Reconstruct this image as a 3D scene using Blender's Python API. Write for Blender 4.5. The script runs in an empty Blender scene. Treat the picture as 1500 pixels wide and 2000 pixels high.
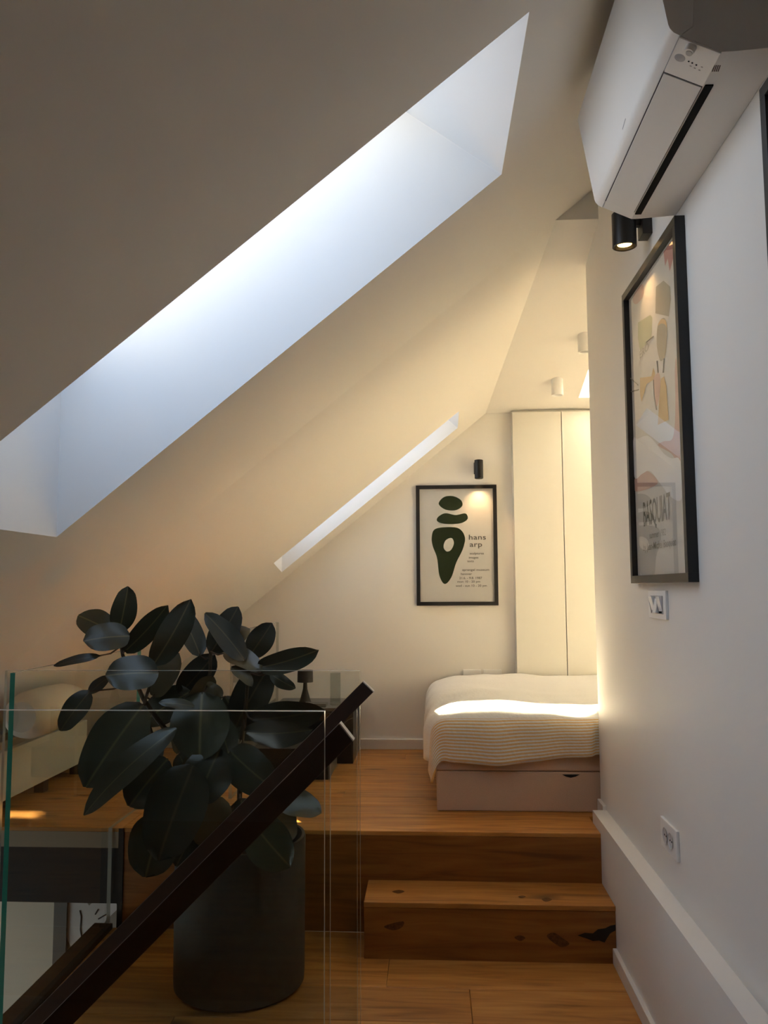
import bpy, bmesh, math, random
from mathutils import Vector, Matrix
random.seed(7)
SC = bpy.context.scene
COL = SC.collection
# ------------------------------------------------------------------ camera
F, VPX, VPY, ROLL, EYE = 1600.0, 842.0, 1148.0, 0.010, Vector((0, 0, 1.5))
_y = Vector((VPX-750, -(VPY-1000), -F)).normalized()
_z = Vector((-ROLL, 1, 0)); _z = (_z - _y*_z.dot(_y)).normalized()
_x = _y.cross(_z)
ROT = Matrix((_x, _y, _z))                 # camera axes -> world
cam = bpy.data.objects.new('camera', bpy.data.cameras.new('camera'))
COL.objects.link(cam)
cam.matrix_world = Matrix.Translation(EYE) @ ROT.to_4x4()
cam.data.sensor_fit = 'VERTICAL'
cam.data.sensor_height = 36.0
cam.data.lens = 36.0*F/2000.0
cam.data.clip_start = 0.05
SC.camera = cam
# ------------------------------------------------------------------ world, sun, exposure
w = bpy.data.worlds.new('sky'); SC.world = w; w.use_nodes = True
wn = w.node_tree.nodes; wl = w.node_tree.links
bg = wn['Background']
tc = wn.new('ShaderNodeTexCoord'); sep = wn.new('ShaderNodeSeparateXYZ'); rmp = wn.new('ShaderNodeValToRGB')
wl.new(tc.outputs['Generated'], sep.inputs[0]); wl.new(sep.outputs['Z'], rmp.inputs[0]); wl.new(rmp.outputs[0], bg.inputs[0])
rmp.color_ramp.elements[0].position = 0.0; rmp.color_ramp.elements[0].color = (.86, .92, 1.0, 1)
rmp.color_ramp.elements[1].position = 0.9; rmp.color_ramp.elements[1].color = (.55, .72, 1.0, 1)
bg.inputs[1].default_value = 2.9
sun = bpy.data.lights.new('sun', 'SUN'); sun.energy = 165; sun.angle = math.radians(.6); sun.color = (1, .82, .54)
so = bpy.data.objects.new('sun', sun); COL.objects.link(so)
SUNV = Vector((1.45, .50, 1.0)).normalized()
so.rotation_euler = SUNV.to_track_quat('Z', 'Y').to_euler()
vs = SC.view_settings
vs.view_transform = 'Standard'; vs.look = 'None'; vs.gamma = 1.0; vs.use_curve_mapping = False
vs.exposure = 0.12
SC.cycles.use_denoising = True
SC.cycles.max_bounces = 10; SC.cycles.diffuse_bounces = 5; SC.cycles.glossy_bounces = 4; SC.cycles.use_adaptive_sampling = True; SC.cycles.adaptive_threshold = .03; SC.cycles.transparent_max_bounces = 24
SC.cycles.caustics_reflective = False; SC.cycles.caustics_refractive = False
SC.cycles.sample_clamp_indirect = 60.0

# ------------------------------------------------------------------ pixel -> place
def ray(p): return ROT @ Vector((p[0]-750, -(p[1]-1000), -F)).normalized()
def atY(p, Y): d = ray(p); return EYE + d*(Y/d.y)
def atX(p, X): d = ray(p); return EYE + d*(X/d.x)
def atZ(p, Z): d = ray(p); return EYE + d*((Z-EYE.z)/d.z)
def atN(p, pt, n): d = ray(p); return EYE + d*((pt-EYE).dot(n)/d.dot(n))

# ------------------------------------------------------------------ materials
MATS = {}
def newmat(name):
    m = bpy.data.materials.new(name); m.use_nodes = True
    return m, m.node_tree.nodes, m.node_tree.links, m.node_tree.nodes['Principled BSDF']
def plain(name, col, rough=.6, spec=.4, metal=0, bump=0, bscale=120, vary=0, coat=0):
    if name in MATS: return MATS[name]
    m, n, l, b = newmat(name)
    b.inputs['Base Color'].default_value = (*col, 1); b.inputs['Roughness'].default_value = rough
    b.inputs['Specular IOR Level'].default_value = spec; b.inputs['Metallic'].default_value = metal
    b.inputs['Coat Weight'].default_value = coat
    if bump or vary:
        t = n.new('ShaderNodeTexCoord'); z = n.new('ShaderNodeTexNoise')
        z.inputs['Scale'].default_value = bscale; z.inputs['Detail'].default_value = 4
        l.new(t.outputs['Object'], z.inputs['Vector'])
        if bump:
            bp = n.new('ShaderNodeBump'); bp.inputs['Strength'].default_value = bump; bp.inputs['Distance'].default_value = .004
            l.new(z.outputs['Fac'], bp.inputs['Height']); l.new(bp.outputs[0], b.inputs['Normal'])
        if vary:
            r = n.new('ShaderNodeValToRGB')
            r.color_ramp.elements[0].position = .3; r.color_ramp.elements[1].position = .7
            r.color_ramp.elements[0].color = (*[c*(1-vary) for c in col], 1); r.color_ramp.elements[1].color = (*[min(1, c*(1+vary)) for c in col], 1)
            l.new(z.outputs['Fac'], r.inputs[0]); l.new(r.outputs[0], b.inputs['Base Color'])
    MATS[name] = m
    return m
def wood(name, dark, mid, light, rough=.42, knots=1.0):
    m, n, l, b = newmat(name)
    t = n.new('ShaderNodeTexCoord'); oi = n.new('ShaderNodeObjectInfo')
    mul = n.new('ShaderNodeVectorMath'); mul.operation = 'MULTIPLY_ADD'
    cx = n.new('ShaderNodeCombineXYZ'); l.new(oi.outputs['Random'], cx.inputs[0]); l.new(oi.outputs['Random'], cx.inputs[1])
    mul.inputs[1].default_value = (17, 31, 0); l.new(cx.outputs[0], mul.inputs[0]); l.new(t.outputs['Object'], mul.inputs[2])
    mp = n.new('ShaderNodeMapping'); mp.inputs['Scale'].default_value = (1.3, 14, 14); l.new(mul.outputs[0], mp.inputs['Vector'])
    n1 = n.new('ShaderNodeTexNoise'); n1.inputs['Scale'].default_value = 1.6; n1.inputs['Detail'].default_value = 7; n1.inputs['Distortion'].default_value = 1.1
    l.new(mp.outputs[0], n1.inputs['Vector'])
    r = n.new('ShaderNodeValToRGB'); e = r.color_ramp.elements
    e[0].position = .28; e[0].color = (*dark, 1); e[1].position = .72; e[1].color = (*light, 1)
    k = e.new(.47); k.color = (*mid, 1); l.new(n1.outputs['Fac'], r.inputs[0])
    # knots
    mp2 = n.new('ShaderNodeMapping'); mp2.inputs['Scale'].default_value = (2.2, 5.5, 5.5); l.new(mul.outputs[0], mp2.inputs['Vector'])
    v = n.new('ShaderNodeTexVoronoi'); v.inputs['Scale'].default_value = .9; l.new(mp2.outputs[0], v.inputs['Vector'])
    kr = n.new('ShaderNodeValToRGB'); kr.color_ramp.elements[0].position = .03; kr.color_ramp.elements[0].color = (1-.82*knots,)*3+(1,)
    kr.color_ramp.elements[1].position = .19; kr.color_ramp.elements[1].color = (1, 1, 1, 1); l.new(v.outputs['Distance'], kr.inputs[0])
    mx = n.new('ShaderNodeMix'); mx.data_type = 'RGBA'; mx.blend_type = 'MULTIPLY'; mx.inputs[0].default_value = 1
    l.new(r.outputs[0], mx.inputs[6]); l.new(kr.outputs[0], mx.inputs[7])
    hs = n.new('ShaderNodeHueSaturation'); mr = n.new('ShaderNodeMapRange'); mr.inputs[3].default_value = .86; mr.inputs[4].default_value = 1.12
    l.new(oi.outputs['Random'], mr.inputs[0]); l.new(mr.outputs[0], hs.inputs['Value']); l.new(mx.outputs[2], hs.inputs['Color'])
    l.new(hs.outputs[0], b.inputs['Base Color']); b.inputs['Roughness'].default_value = rough
    bp = n.new('ShaderNodeBump'); bp.inputs['Strength'].default_value = .12; bp.inputs['Distance'].default_value = .003
    l.new(n1.outputs['Fac'], bp.inputs['Height']); l.new(bp.outputs[0], b.inputs['Normal'])
    MATS[name] = m
    return m
def clear(name, tint, gl=1.0, rough=0.0, ior=1.45):
    """thin clear glass: tinted see-through body with fresnel reflection"""
    m = bpy.data.materials.new(name); m.use_nodes = True
    n = m.node_tree.nodes; l = m.node_tree.links
    n.remove(n['Principled BSDF'])
    tr = n.new('ShaderNodeBsdfTransparent'); tr.inputs[0].default_value = (*tint, 1)
    g = n.new('ShaderNodeBsdfGlossy'); g.inputs['Roughness'].default_value = rough; g.inputs[0].default_value = (gl, gl, gl, 1)
    f = n.new('ShaderNodeFresnel'); f.inputs[0].default_value = ior
    ge = n.new('ShaderNodeNewGeometry'); k = n.new('ShaderNodeMath'); k.operation = 'SUBTRACT'; k.inputs[0].default_value = 1; l.new(ge.outputs['Backfacing'], k.inputs[1])
    k2 = n.new('ShaderNodeMath'); k2.operation = 'MULTIPLY'; l.new(f.outputs[0], k2.inputs[0]); l.new(k.outputs[0], k2.inputs[1])
    mx = n.new('ShaderNodeMixShader'); l.new(k2.outputs[0], mx.inputs[0]); l.new(tr.outputs[0], mx.inputs[1]); l.new(g.outputs[0], mx.inputs[2])
    l.new(mx.outputs[0], n['Material Output'].inputs['Surface'])
    MATS[name] = m
    return m
def emit(name, col, s):
    m, n, l, b = newmat(name)
    b.inputs['Base Color'].default_value = (.8, .8, .8, 1)
    b.inputs['Emission Color'].default_value = (*col, 1); b.inputs['Emission Strength'].default_value = s
    MATS[name] = m
    return m

PAINT = plain('wall_paint', (.86, .83, .775), .75, .2, bump=.05, bscale=60)
PAINTR = plain('right_wall_paint', (.86, .84, .805), .6, .3, bump=.05, bscale=60)
TRIM = plain('trim_paint', (.82, .79, .74), .45, .4)
LINING = plain('skylight_lining', (.88, .88, .88), .7, .2, bump=.05, bscale=40)
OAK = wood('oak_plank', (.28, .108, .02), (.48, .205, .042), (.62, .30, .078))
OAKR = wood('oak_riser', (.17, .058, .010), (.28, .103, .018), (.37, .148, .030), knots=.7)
STEEL = plain('dark_steel', (.030, .029, .027), .55, .25, .1)
RAILM = plain('handrail_bronze', (.060, .034, .023), .42, .5, .1)
RAILEND = plain('handrail_end_lit', (.62, .58, .52), .4, .5)
BLACK = plain('black_frame', (.014, .013, .013), .4, .5)
BLKM = plain('black_metal', (.016, .015, .015), .35, .5, .3)
GLASS = clear('balustrade_glass', (.945, .955, .943))
GEDGE = plain('green_glass_edge', (.05, .42, .33), .15, .6)
GEDGE2 = plain('clear_glass_edge', (.42, .43, .38), .2, .6)
PANE = clear('window_pane', (.97, .98, .98))
PICG = clear('picture_glazing', (.985, .985, .985), .8)
PLASTIC = plain('white_plastic', (.92, .91, .89), .35, .45)
FABRIC = plain('beige_upholstery', (.68, .48, .33), .9, .15, bump=.4, bscale=260, vary=.05)
SHEET = plain('white_mattress', (.75, .72, .66), .9, .1, bump=.2, bscale=200)

# ------------------------------------------------------------------ mesh helpers (world coordinates)
class MB:
    def __init__(s): s.v = []; s.f = []; s.m = []; s.uv = {}
    def poly(s, pts, mi=0):
        i = len(s.v); s.v += [Vector(p) for p in pts]; s.f.append(tuple(range(i, i+len(pts)))); s.m.append(mi); return s
    def box(s, x0, x1, y0, y1, z0, z1, mi=0, mis=None):
        c = [Vector((x, y, z)) for z in (z0, z1) for y in (y0, y1) for x in (x0, x1)]
        i = len(s.v); s.v += c
        q = [(0, 2, 3, 1), (4, 5, 7, 6), (0, 1, 5, 4), (2, 6, 7, 3), (0, 4, 6, 2), (1, 3, 7, 5)]   # -z +z -y +y -x +x
        for k, a in enumerate(q): s.f.append(tuple(i+j for j in a)); s.m.append(mis[k] if mis else mi)
        return s
    def prism(s, pts, d, mi=0, mside=None):
        """closed polygon pts extruded by vector d"""
        n = len(pts); i = len(s.v); d = Vector(d)
        s.v += [Vector(p) for p in pts] + [Vector(p)+d for p in pts]
        s.f.append(tuple(range(i, i+n))); s.m.append(mi)
        s.f.append(tuple(range(i+2*n-1, i+n-1, -1))); s.m.append(mi)
        for k in range(n):
            s.f.append((i+k, i+n+k, i+n+(k+1) % n, i+(k+1) % n)); s.m.append(mi if mside is None else mside)
        return s
    def lathe(s, prof, c, n=40, mi=0, cap=False, axis='z'):
        i = len(s.v); c = Vector(c)
        for r, z in prof:
            for k in range(n):
                a = 2*math.pi*k/n
                p = (r*math.cos(a), r*math.sin(a), z)
                if axis == 'y': p = (p[0], p[2], p[1])
                if axis == 'x': p = (p[2], p[0], p[1])
                s.v.append(c+Vector(p))
        for j in range(len(prof)-1):
            for k in range(n):
                s.f.append((i+j*n+k, i+j*n+(k+1) % n, i+(j+1)*n+(k+1) % n, i+(j+1)*n+k)); s.m.append(mi)
        if cap:
            s.f.append(tuple(i+k for k in range(n))[::-1]); s.m.append(mi)
            s.f.append(tuple(i+(len(prof)-1)*n+k for k in range(n))); s.m.append(mi)
        return s
    def tube(s, pts, rad, n=7, mi=0):
        pts = [Vector(p) for p in pts]; i = len(s.v)
        if not isinstance(rad, (list, tuple)): rad = [rad]*len(pts)
        for j, p in enumerate(pts):
            t = (pts[min(j+1, len(pts)-1)]-pts[max(j-1, 0)]).normalized()
            a = t.cross(Vector((.3, 1, .2))).normalized(); b = t.cross(a)
            for k in range(n):
                q = 2*math.pi*k/n; s.v.append(p+(a*math.cos(q)+b*math.sin(q))*rad[j])
        for j in range(len(pts)-1):
            for k in range(n):
                s.f.append((i+j*n+k, i+j*n+(k+1) % n, i+(j+1)*n+(k+1) % n, i+(j+1)*n+k)); s.m.append(mi)
        s.f.append(tuple(i+k for k in range(n))[::-1]); s.m.append(mi)
        s.f.append(tuple(i+(len(pts)-1)*n+k for k in range(n))); s.m.append(mi)
        return s
def origin(o):
    v = Vector((0, 0, 0))
    while o is not None: v += o.location; o = o.parent
    return v
def make(name, mb, mats, parent=None, smooth=False, bevel=0, flipfix=True, seg=2):
    if not isinstance(mats, (list, tuple)): mats = [mats]
    me = bpy.data.meshes.new(name)
    og = origin(parent)
    me.from_pydata([tuple(v-og) for v in mb.v], [], mb.f)
    for m in mats: me.materials.append(m)
    for p, k in zip(me.polygons, mb.m): p.material_index = k
    bm = bmesh.new(); bm.from_mesh(me)
    if flipfix: bmesh.ops.recalc_face_normals(bm, faces=bm.faces)
    if bevel:
        bmesh.ops.bevel(bm, geom=list(bm.edges), offset=bevel, segments=seg, affect='EDGES', profile=.5, clamp_overlap=True)
    if smooth:
        for f in bm.faces: f.smooth = True
        for e in bm.edges:
            if len(e.link_faces) == 2 and e.calc_face_angle(0) > math.radians(38): e.smooth = False
    bm.to_mesh(me); bm.free()
    o = bpy.data.objects.new(name, me); COL.objects.link(o)
    if parent: o.parent = parent
    return o
def thing(name, label, cat, loc, group=None):
    o = bpy.data.objects.new(name, None); COL.objects.link(o); o.location = loc; o.empty_display_size = .1
    o['label'] = label; o['category'] = cat
    if group: o['group'] = group
    return o
def struct(o, label, cat=None):
    o['kind'] = 'structure'; o['label'] = label
    if cat: o['category'] = cat
    return o
def boxm(name, x0, x1, y0, y1, z0, z1, mat, parent=None, bevel=0):
    return make(name, MB().box(x0, x1, y0, y1, z0, z1), mat, parent, bevel=bevel)
def text_mesh(s, size, spacing=1.0, bold=0):
    cu = bpy.data.curves.new('t', 'FONT'); cu.body = s; cu.size = size; cu.space_character = spacing; cu.resolution_u = 3; cu.offset = bold*size
    o = bpy.data.objects.new('t', cu); COL.objects.link(o)
    dg = bpy.context.evaluated_depsgraph_get(); dg.update()
    me = bpy.data.meshes.new_from_object(o.evaluated_get(dg))
    vs_ = [v.co.copy() for v in me.vertices]; fs = [tuple(p.vertices) for p in me.polygons]
    bpy.data.objects.remove(o); bpy.data.curves.remove(cu); bpy.data.meshes.remove(me)
    return vs_, fs
def add_text(mb, s, size, org, ux, uz, spacing=1.0, sx=1.0):
    vs_, fs = text_mesh(s, size, spacing); i = len(mb.v)
    mb.v += [org + ux*(v.x*sx) + uz*v.y for v in vs_]
    for f in fs: mb.f.append(tuple(i+k for k in f)); mb.m.append(0)

def blob(pts, n=8):
    """closed smooth outline through pts (Catmull-Rom)"""
    out = []; N = len(pts)
    for i in range(N):
        p0, p1, p2, p3 = (Vector((*pts[(i+k-1) % N], 0)) for k in range(4))
        for j in range(n):
            t = j/n
            out.append(.5*((2*p1)+(p2-p0)*t+(2*p0-5*p1+4*p2-p3)*t*t+(3*p1-p0-3*p2+p3)*t**3))
    return out
# ------------------------------------------------------------------ dimensions of the place
XW, XL, YC = .79, .727, 4.03         # upper right wall, ledge face, end of right wall
U, R1, D1, D2, YB = .43, .222, 3.47, 3.73, 5.58
YH = 3.70                            # header above the stair, fold of the roof
S = .8095
P2 = atY((1085, 430), YH); P1 = atY((948, 808), YB)
A0 = P2.z - S*P2.x
BB = (P1.z - S*P1.x - A0)/(YB-YH)
def zf(x, y=0): return A0 + S*x                       # front roof slope
def zb(x, y): return A0 + S*x + BB*(y-YH)             # bedroom roof slope
def zc(x, y): return P2.z + (P1.z-P2.z)*(y-YH)/(YB-YH)   # bedroom ceiling, falls to the back

def sheet(zfun, xs, ys, holes, mb=None):
    mb = mb or MB()
    for h in holes: xs = xs+[h[0], h[1]]; ys = ys+[h[2], h[3]]
    xs = sorted(set(xs)); ys = sorted(set(ys))
    for a, b in zip(xs, xs[1:]):
        for c, d in zip(ys, ys[1:]):
            mx, my = (a+b)/2, (c+d)/2
            if any(h[0] < mx < h[1] and h[2] < my < h[3] for h in holes): continue
            mb.poly([(x, y, zfun(x, y)) for x, y in ((a, c), (b, c), (b, d), (a, d))])
    return mb
BIG = (-1.28, .258, 1.93, 2.735)
SMALL = (-.99, .188, 5.125, 5.41)
SK3 = (.985, 1.5, 5.03, 5.38)
SK4 = (2.46, 4.2, 5.068, 5.36)  # out of view; shaped to throw the sun strip on bed and floor
SK5 = (4.35, 5.55, 4.45, 5.38)  # unseen opening added so hidden sun patches bounce warm light

def skylight(n, hole, zfun, top, label, frame_mat):
    """lining walls between ceiling opening and roof window; top = 4 outer corners in hole order"""
    x0, x1, y0, y1 = hole
    lo = [Vector((x, y, zfun(x, y))) for x, y in ((x0, y0), (x1, y0), (x1, y1), (x0, y1))]
    mb = MB()
    for k in range(4):
        mb.poly([lo[k], lo[(k+1) % 4], top[(k+1) % 4], top[k]])
    o = make('window_%d' % n, mb, LINING, flipfix=False); struct(o, label)
    c = sum(top, Vector())/4
    nrm = (top[1]-top[0]).cross(top[3]-top[0]).normalized()
    fr = MB()
    for k in range(4):
        a, b = top[k], top[(k+1) % 4]
        ia, ib = a+(c-a)*.06, b+(c-b)*.06
        fr.prism([a, b, ib, ia], nrm*.05)
    make('window_frame', fr, frame_mat, o)
    make('pane', MB().prism([t+(c-t)*.05+nrm*.02 for t in top], nrm*.008), PANE, o)
    return o

# ------------------------------------------------------------------ ceilings
mb = sheet(zf, [-3.4, XW+.02], [-1.7, YH], [BIG])
struct(make('ceiling', mb, PAINT, flipfix=False), 'sloping white attic ceiling over the landing')
mb = sheet(zb, [-3.4, P1.x], [YH, YB], [SMALL])
mb.poly([(P1.x, YH, zb(P1.x, YH)), P2, P1])
struct(make('ceiling.001', mb, PAINT, flipfix=False), 'sloping white ceiling above the bedroom side')
mb = sheet(zc, [.9, 5.75], [YH, YB], [SK3, SK4, SK5])
mb.poly([P2, (.9, YH, P2.z), (.9, YB, P1.z), P1])
struct(make('ceiling.002', mb, PAINT, flipfix=False), 'white bedroom ceiling falling towards the back wall')
struct(make('wall_header', MB().prism([P2, (XW+.02, YH, P2.z), (XW+.02, YH, zf(XW+.02))], (0, .05, .0)), PAINT), 'small triangular header above the stair beside the air conditioner')
z0 = zf(BIG[1]); zl = zf(BIG[0])
top = [Vector((BIG[0], BIG[2], zl+.66)), Vector((BIG[1]-.41, BIG[2], z0+.30)), Vector((BIG[1]-.41, BIG[3], z0+.30)), Vector((BIG[0], BIG[3], zl+.66))]
skylight(1, BIG, zf, top, 'long roof window with white lining in the sloping ceiling', TRIM)
def lift(h, zf_, dx0, dz0, dx1, dz1):
    return [Vector((h[0]+dx0, h[2], zf_(h[0], h[2])+dz0)), Vector((h[1]+dx1, h[2], zf_(h[1], h[2])+dz1)),
            Vector((h[1]+dx1, h[3], zf_(h[1], h[3])+dz1)), Vector((h[0]+dx0, h[3], zf_(h[0], h[3])+dz0))]
skylight(2, SMALL, zb, lift(SMALL, zb, 0, .26, -.15, .13), 'narrow roof window slit above the poster', TRIM)
skylight(3, SK3, zc, lift(SK3, zc, 0, .4, 0, .4), 'roof window in the bedroom ceiling by the wardrobe', TRIM)
skylight(4, SK4, zc, lift(SK4, zc, 0, .4, 0, .4), 'unseen roof window at the far right, shaped to cast the sun strip', TRIM)

skylight(5, SK5, zc, lift(SK5, zc, 0, .4, 0, .4), 'broad unseen roof opening added to warm the bedroom with bounced sun', TRIM)
# ------------------------------------------------------------------ walls
struct(boxm('wall_back', -3.45, 5.85, YB, YB+.12, -.2, 2.74, PAINT), 'cream back wall of the bedroom')
struct(boxm('wall_right', XW, XW+.1, -1.7, YC, -.3, 3.5, PAINTR), 'white side wall with poster and air conditioner')
struct(boxm('wall_right_ledge', XL, XW, -1.7, 3.905, 0, .484, PAINTR), 'low white wall ledge running along the steps')
struct(boxm('wall_front', XW+.1, 5.85, YC-.1, YC, .2, 3.25, PAINT), 'bedroom wall behind the stair wall')
struct(boxm('wall_far_right', 5.75, 5.85, YC-.1, YB+.12, .2, 3.25, PAINT), 'right end wall of the bedroom')
struct(boxm('wall_behind', -3.6, XW+.1, -1.82, -1.7, -.3, 3.5, PAINT), 'white wall behind the viewer')
# skirting
def skirt(name, x0, x1, y0, y1, z0, label, h=.068):
    return struct(boxm(name, x0, x1, y0, y1, z0, z0+h, TRIM, bevel=.003), label)
skirt('baseboard_back', -2.8, .55, YB-.015, YB, U, 'white skirting board on the back wall')
skirt('baseboard_right', XL-.017, XL, -1.7, D1, 0, 'white skirting board along the landing wall', .062)
skirt('baseboard_right_upper', XW-.017, XW, 3.905, YC, U, 'short white skirting piece at the wall corner', .075)

# ------------------------------------------------------------------ floors
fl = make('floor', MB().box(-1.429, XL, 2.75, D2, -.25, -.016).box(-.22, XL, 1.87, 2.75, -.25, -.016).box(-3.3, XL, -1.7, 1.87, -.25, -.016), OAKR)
struct(fl, 'oak plank floor of the landing')
def planks(parent, x0, x1, y0, y1, z, wdt, seed, mat=OAK):
    rnd = random.Random(seed); y = y1
    while y > y0+.001:
        ya = max(y0, y-wdt); x = x0 - rnd.random()*1.1
        while x < x1:
            L = rnd.uniform(1.3, 2.2); a, b = max(x, x0), min(x+L, x1)
            if b-a > .02: make('floor_plank', MB().box(a+.0007, b-.0007, ya+.0009, y-.0009, z-.016, z), mat, parent, bevel=.0016, seg=1)
            x += L
        y = ya
planks(fl, -1.429, XL, 2.75, D2, 0, .245, 11)
planks(fl, -.22, XL, 1.87, 2.75, 0, .22, 12)
planks(fl, -3.2, XL, -1.7, 1.87, 0, .255, 13)
uf = make('floor.001', MB().box(-3.4, 5.75, D2+.02, YB, .11, U-.016), OAKR)
struct(uf, 'raised oak plank floor of the bedroom')
make('nosing_plank', MB().box(-1.395, XL, D2, 4.0, U-.018, U), OAK, uf, bevel=.002)
make('nosing_plank', MB().box(-2.95, -1.397, D2, 4.0, U-.018, U), OAK, uf, bevel=.002)
planks(uf, -2.8, 5.7, 4.0, YB, U, .158, 21)
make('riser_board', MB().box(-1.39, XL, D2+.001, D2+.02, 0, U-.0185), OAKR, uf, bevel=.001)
make('edge_board', MB().box(-3.0, -1.415, D2, D2+.02, .342, U-.0185), plain('pale_edge', (.36, .30, .21), .5), uf)
make('steel_beam', MB().box(-3.2, -1.415, D2+.006, D2+.05, .10, .341), STEEL, uf)
# step
st = thing('wooden_step', 'solid oak step with dark knots at the foot of the bedroom platform', 'step', (.22, D1, 0))
make('tread', MB().box(-.288, XL, D1, D2, R1-.02, R1), OAK, st, bevel=.002)
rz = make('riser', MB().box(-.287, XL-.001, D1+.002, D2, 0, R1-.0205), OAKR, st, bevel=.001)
DARKK = plain('black_knot_filler', (.012, .008, .006), .35, .5)
kn = MB()
kp = [(1128, 1827), (1142, 1822), (1158, 1823), (1168, 1815), (1182, 1813), (1192, 1808), (1203, 1806), (1203, 1817), (1192, 1823), (1186, 1832), (1181, 1841), (1170, 1837), (1158, 1838), (1146, 1833)]
pp = [atY(p, D1+.0015) for p in kp]
pp = [Vector((min(p.x, XL-.002), p.y, p.z)) for p in pp]
kn.prism(pp, (0, .004, 0))
make('filled_knot', kn, DARKK, rz)
kb = plain('brown_knot', (.12, .046, .012), .5, .4, bscale=90, vary=.4)
for name, y, pts in (('knot', D1+.0012, [(1068, 1828), (1082, 1822), (1098, 1832), (1112, 1843), (1098, 1850), (1082, 1842)]),
                     ('knot', D1+.0012, [(750, 1810), (768, 1803), (788, 1800), (785, 1811), (768, 1817)]),
                     ('knot', D1+.0012, [(1005, 1831), (1016, 1827), (1026, 1832), (1016, 1838)])):
    make(name, MB().prism([atY(p, y) for p in blob(pts, 5)], (0, .003, 0)), kb, rz)
for pts in ([(766, 1741), (780, 1738), (790, 1741), (778, 1745)], [(1058, 1756), (1068, 1753), (1078, 1757), (1066, 1761)], [(1012, 1751), (1020, 1749), (1027, 1751), (1019, 1754)]):
    make('knot', MB().prism([atZ(p, R1+.0004) for p in blob(pts, 5)], (0, 0, -.002)), kb, st)
# landing edge: steel stringer, corner post
struct(make('trim_1', MB().box(-1.512, -1.43, 2.70, D2-.005, -.26, .02).box(-1.535, -1.512, 2.70, D2-.005, -.26, -.03), STEEL), 'dark steel edge of the landing above the stairwell')
struct(make('trim_2', MB().box(-1.414, -1.391, D2-.004, D2+.03, -.2, U-.002), STEEL), 'dark steel corner post below the platform')

# ------------------------------------------------------------------ stairwell and room below
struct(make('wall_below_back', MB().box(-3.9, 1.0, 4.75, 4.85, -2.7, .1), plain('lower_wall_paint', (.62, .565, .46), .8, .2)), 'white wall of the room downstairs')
struct(make('wall_below_left', MB().box(-3.9, -3.8, -1.7, 1.2, -2.7, -.02).box(-3.9, -3.8, 1.2, 4.0, -2.7, -1.7).box(-3.9, -3.8, 1.2, 4.0, -.4, -.02).box(-3.9, -3.8, 4.0, 4.8, -2.7, -.02), PAINT), 'downstairs wall with an unseen opening added for daylight')  # opening is added to let sky light reach the lower wall
struct(make('wall_below_front', MB().box(-3.9, 1.0, -1.82, -1.7, -2.7, -.25), PAINT), 'near wall of the room downstairs')
struct(make('wall_below_right', MB().box(.9, 1.0, -1.7, 4.75, -2.7, -.25), PAINT), 'right wall of the room downstairs')
struct(make('floor_below', MB().box(-3.9, 1.0, -1.7, 4.8, -2.75, -2.7), OAK), 'wooden floor of the room downstairs')
struct(make('ceiling_below', MB().box(-3.9, -3.2, -1.7, D2, -.02, .0), PAINT), 'strip of ceiling over the room downstairs')
sf = thing('staircase', 'steep oak stair flight going down between the two glass balustrades', 'staircase', (-.8, 2.3, -1.2))
for k in range(9):
    zt = -.22*(k+1); xa = -.24-.22*(k+1)
    make('tread', MB().box(xa-.03, xa+.23, 2.01, 2.53, zt-.04, zt), OAK, sf, bevel=.002)
for y in (1.985, 2.532):
    make('stringer', MB().prism([(-.24, y, -.02), (-.24, y, -.3), (-2.35, y, -2.41), (-2.35, y, -2.13)], (0, .022, 0)), STEEL, sf)
# picture downstairs
YP = 4.70
pr = thing('framed_picture', 'dark framed picture with a pale shape hanging on the wall downstairs', 'picture', (*atY((180, 1900), YP).to_tuple()[:2], -1.6))
a = atY((106, 1757), YP); b = atY((131, 1757), YP)
xa, xb = a.x, b.x
boxm('frame', xa, xb, YP, YP+.045, -1.7, -.05, plain('grey_frame', (.10, .095, .08), .5), pr)
boxm('frame', xa+1.0, xa+1.0+(xb-xa), YP, YP+.045, -1.7, -.05, MATS['grey_frame'], pr)
boxm('print', xb, xa+1.0, YP+.02, YP+.045, -1.7, -.05, plain('grey_print', (.20, .19, .155), .8), pr)
sp = [(128, 1750), (160, 1750), (174, 1769), (190, 1752), (206, 1750), (226, 1762), (230, 1775), (205, 1800), (180, 1840), (150, 1862), (142, 1857), (132, 1835), (127, 1810)]
make('pale_shape', MB().prism([atY(p, YP+.018) for p in sp], (0, .002, 0)), plain('pale_print', (.55, .54, .52), .8), pr)
for pts in ([(156, 1778), (159, 1790), (157, 1815), (160, 1832), (168, 1842)], [(192, 1795), (204, 1788), (214, 1783)], [(186, 1786), (192, 1776)]):
    make('drawn_line', MB().tube([atY(p, YP+.016) for p in pts], .004, 5), plain('ink', (.03, .03, .03), .7), pr)

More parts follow.
